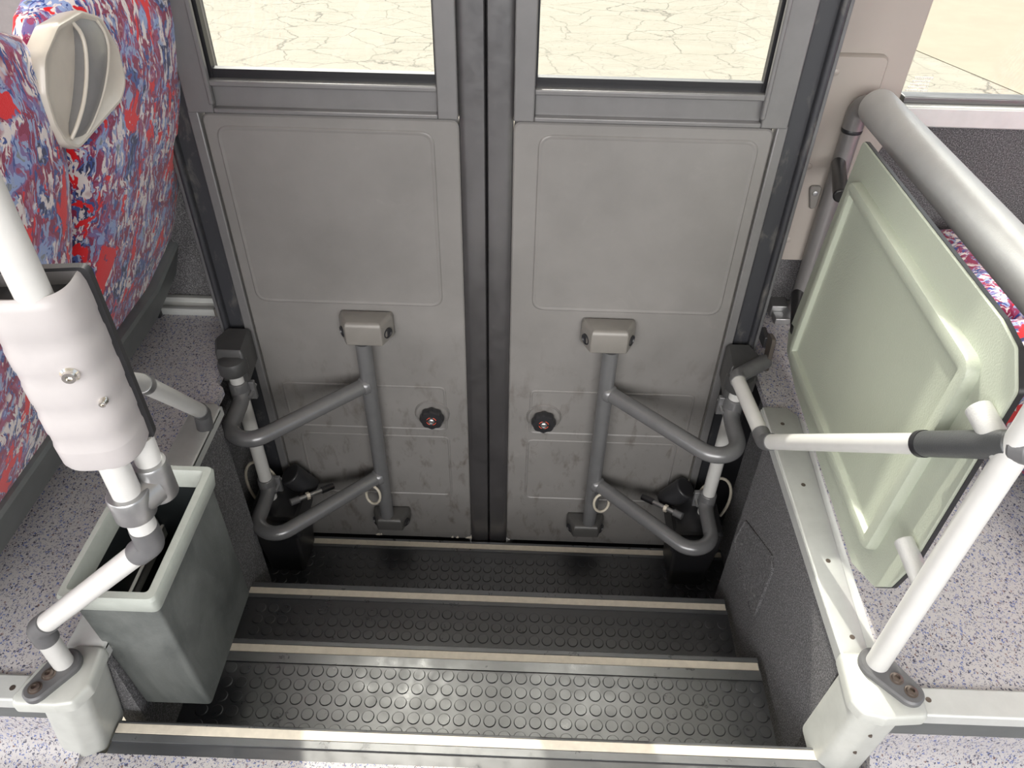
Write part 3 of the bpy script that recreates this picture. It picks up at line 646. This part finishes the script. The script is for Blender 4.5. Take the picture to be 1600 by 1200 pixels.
def shell_strip(y0, y1):
    prof = [(-.905, .118), (-.862, .108), (-.852, .112), (-.826, .188), (-.829, .196), (-.845, .198), (-.905, .19)]
    bm = nb(); rings = []
    n = 10
    for k in range(n+1):
        y = y0+(y1-y0)*k/n; up_ = .0
        r = max(0, (y-(y1-.12))/.12); lift = .055*r**2.0
        rings.append([(x+lift*.32, y, z+lift) for x, z in prof])
    loops(bm, rings); return bm
obj('back_shell', shell_strip(.40, 1.52), 'seatshell', ST, label='grey plastic lower edge of the seat back')
for y0, y1 in ((.53, 1.0), (1.035, 1.50)):
    bm = nb(); plate(bm, rect(-1.34, -.91, y0, y1), .05, XY, [(.02, .13), (0, .15), (0, .21), (.02, .235), (.06, .245)], n=6); obj('seat_cushion', bm, 'fabric', ST)
bm = nb(); bx(bm, -1.32, -.92, .55, 1.60, .085, .13); bx(bm, -1.15, -1.10, .62, .66, 0, .09); bx(bm, -1.15, -1.10, 1.30, 1.34, 0, .09); obj('seat_frame', bm, 'dark', ST, bevel=.004)
# grab handle on the window seat back
hx = lambda z, h: -.664+(z-.65)*.13+h
HO = [(.995, .827), (.978, .784), (.981, .744), (.998, .708), (1.03, .687), (1.086, .693), (1.179, .702), (1.21, .722), (1.204, .777), (1.17, .831), (1.117, .854), (1.047, .854)]
bm = nb(); plate(bm, HO, .035, lambda y, z, h: (hx(z, h), y, z), [(.004, -.022), (0, -.002), (.0005, .006), (.003, .0095), (.007, .0095), (.010, .007), (.020, .002), (.035, .000)], n=8); hd = obj('grab_handle', bm, 'handle', ST, label='translucent beige plastic grab handle')
bl = [(1.090, .846), (1.100, .825), (1.085, .790), (1.058, .750), (1.030, .722), (1.022, .708)]; br = [(1.150, .838), (1.166, .806), (1.146, .775), (1.112, .740), (1.076, .712), (1.062, .698)]; hh = [.006, .014, .019, .019, .014, .006]
def chaikin(L):
    for _ in range(2):
        n_ = [L[0]]
        for a, b in zip(L, L[1:]): n_ += [tuple(.75*p+.25*q for p, q in zip(a, b)), tuple(.25*p+.75*q for p, q in zip(a, b))]
        L = n_+[L[-1]]
    return L
bl, br, hh = chaikin(bl), chaikin(br), [q[0] for q in chaikin([(h,) for h in hh])]
rings = []
for (ya, za), (yb, zb2), h in zip(bl, br, hh):
    q = []
    for tt, hk in ((0, -.006), (0, .85), (.08, 1.0), (.5, 1.12), (.92, 1.0), (1, .85), (1, -.006)):
        y = ya+(yb-ya)*tt; z = za+(zb2-za)*tt; q.append((hx(z, hk*h if hk > 0 else hk), y, z))
    rings.append(q)
bm = nb(); loops(bm, rings); obj('handle_insert', bm, 'handlegrip', hd, label='dark grey handle bar')
for L in (bl, br):
    bm = nb(); tube(bm, [(hx(z, h*.92), y, z) for (y, z), h in zip(L, hh)], .0028, seg=10); obj('bar_edge', bm, 'handle', hd)

SR = thing('double_bus_seat', 'bus seat in red and blue patterned fabric behind the sage panel at the right', 'seat', (1.2, 1.2, 0))
for y0, y1 in ((.93, 1.285), (1.295, 1.65)):
    bm = nb(); plate(bm, rect(.935, 1.40, y0, y1), .05, XY, [(.03, .10), (.005, .12), (0, .20), (.004, .255), (.015, .28), (.04, .295), (.09, .300)], n=6); obj('seat_cushion', bm, 'fabric', SR)
backrest(.93, 1.285, .92, SR, x_off=2.27, xs=1); backrest(1.295, 1.65, .92, SR, x_off=2.27, xs=1)
bm = nb(); bx(bm, 1.00, 1.40, .95, 1.64, .06, .105); bx(bm, 1.15, 1.20, 1.02, 1.06, 0, .07); bx(bm, 1.15, 1.20, 1.50, 1.54, 0, .07); bx(bm, 1.40, 1.44, .95, 1.64, .06, .30); obj('seat_frame', bm, 'dark', SR, bevel=.004)

# aluminium seat rails on the floor against the side wall
def rail(x0, x1, label, dy):
    prof = [(1.700+dy, .0), (1.700+dy, .022), (1.694+dy, .026), (1.680+dy, .026), (1.676+dy, .016), (1.662+dy, .010), (1.652+dy, .018), (1.642+dy, .018), (1.639+dy, .014), (1.639+dy, .0)]
    bm = nb(); loops(bm, [[(x, y, z) for y, z in prof] for x in (x0, x1)]); t = obj('seat_rail', bm, 'alu', bevel=.001); tag(t, label, 'rail'); return t
rl = rail(-2.2, -.80, 'pale aluminium seat mounting rail along the wall left of the door', -.06)
bm = nb(); bx(bm, -.80, -.775, 1.576, 1.64, 0, .024); obj('end_cap', bm, 'brk', rl, bevel=.002)
bm = nb(); bx(bm, -.985, -.935, 1.56, 1.578, .0, .030); bx(bm, -.985, -.935, 1.56, 1.63, .027, .040); tag(obj('rail_clamp', bm, 'dark', bevel=.004), 'black clamp on the left wall rail beside the seat', 'clamp')
rl = rail(.690, 2.2, 'pale aluminium seat mounting rail along the wall right of the door', 0)
bm = nb(); bx(bm, .645, .690, 1.655, 1.70, 0, .034); bx(bm, .650, .69, 1.620, 1.655, 0, .018); obj('end_bracket', bm, 'steel', rl, bevel=.002)
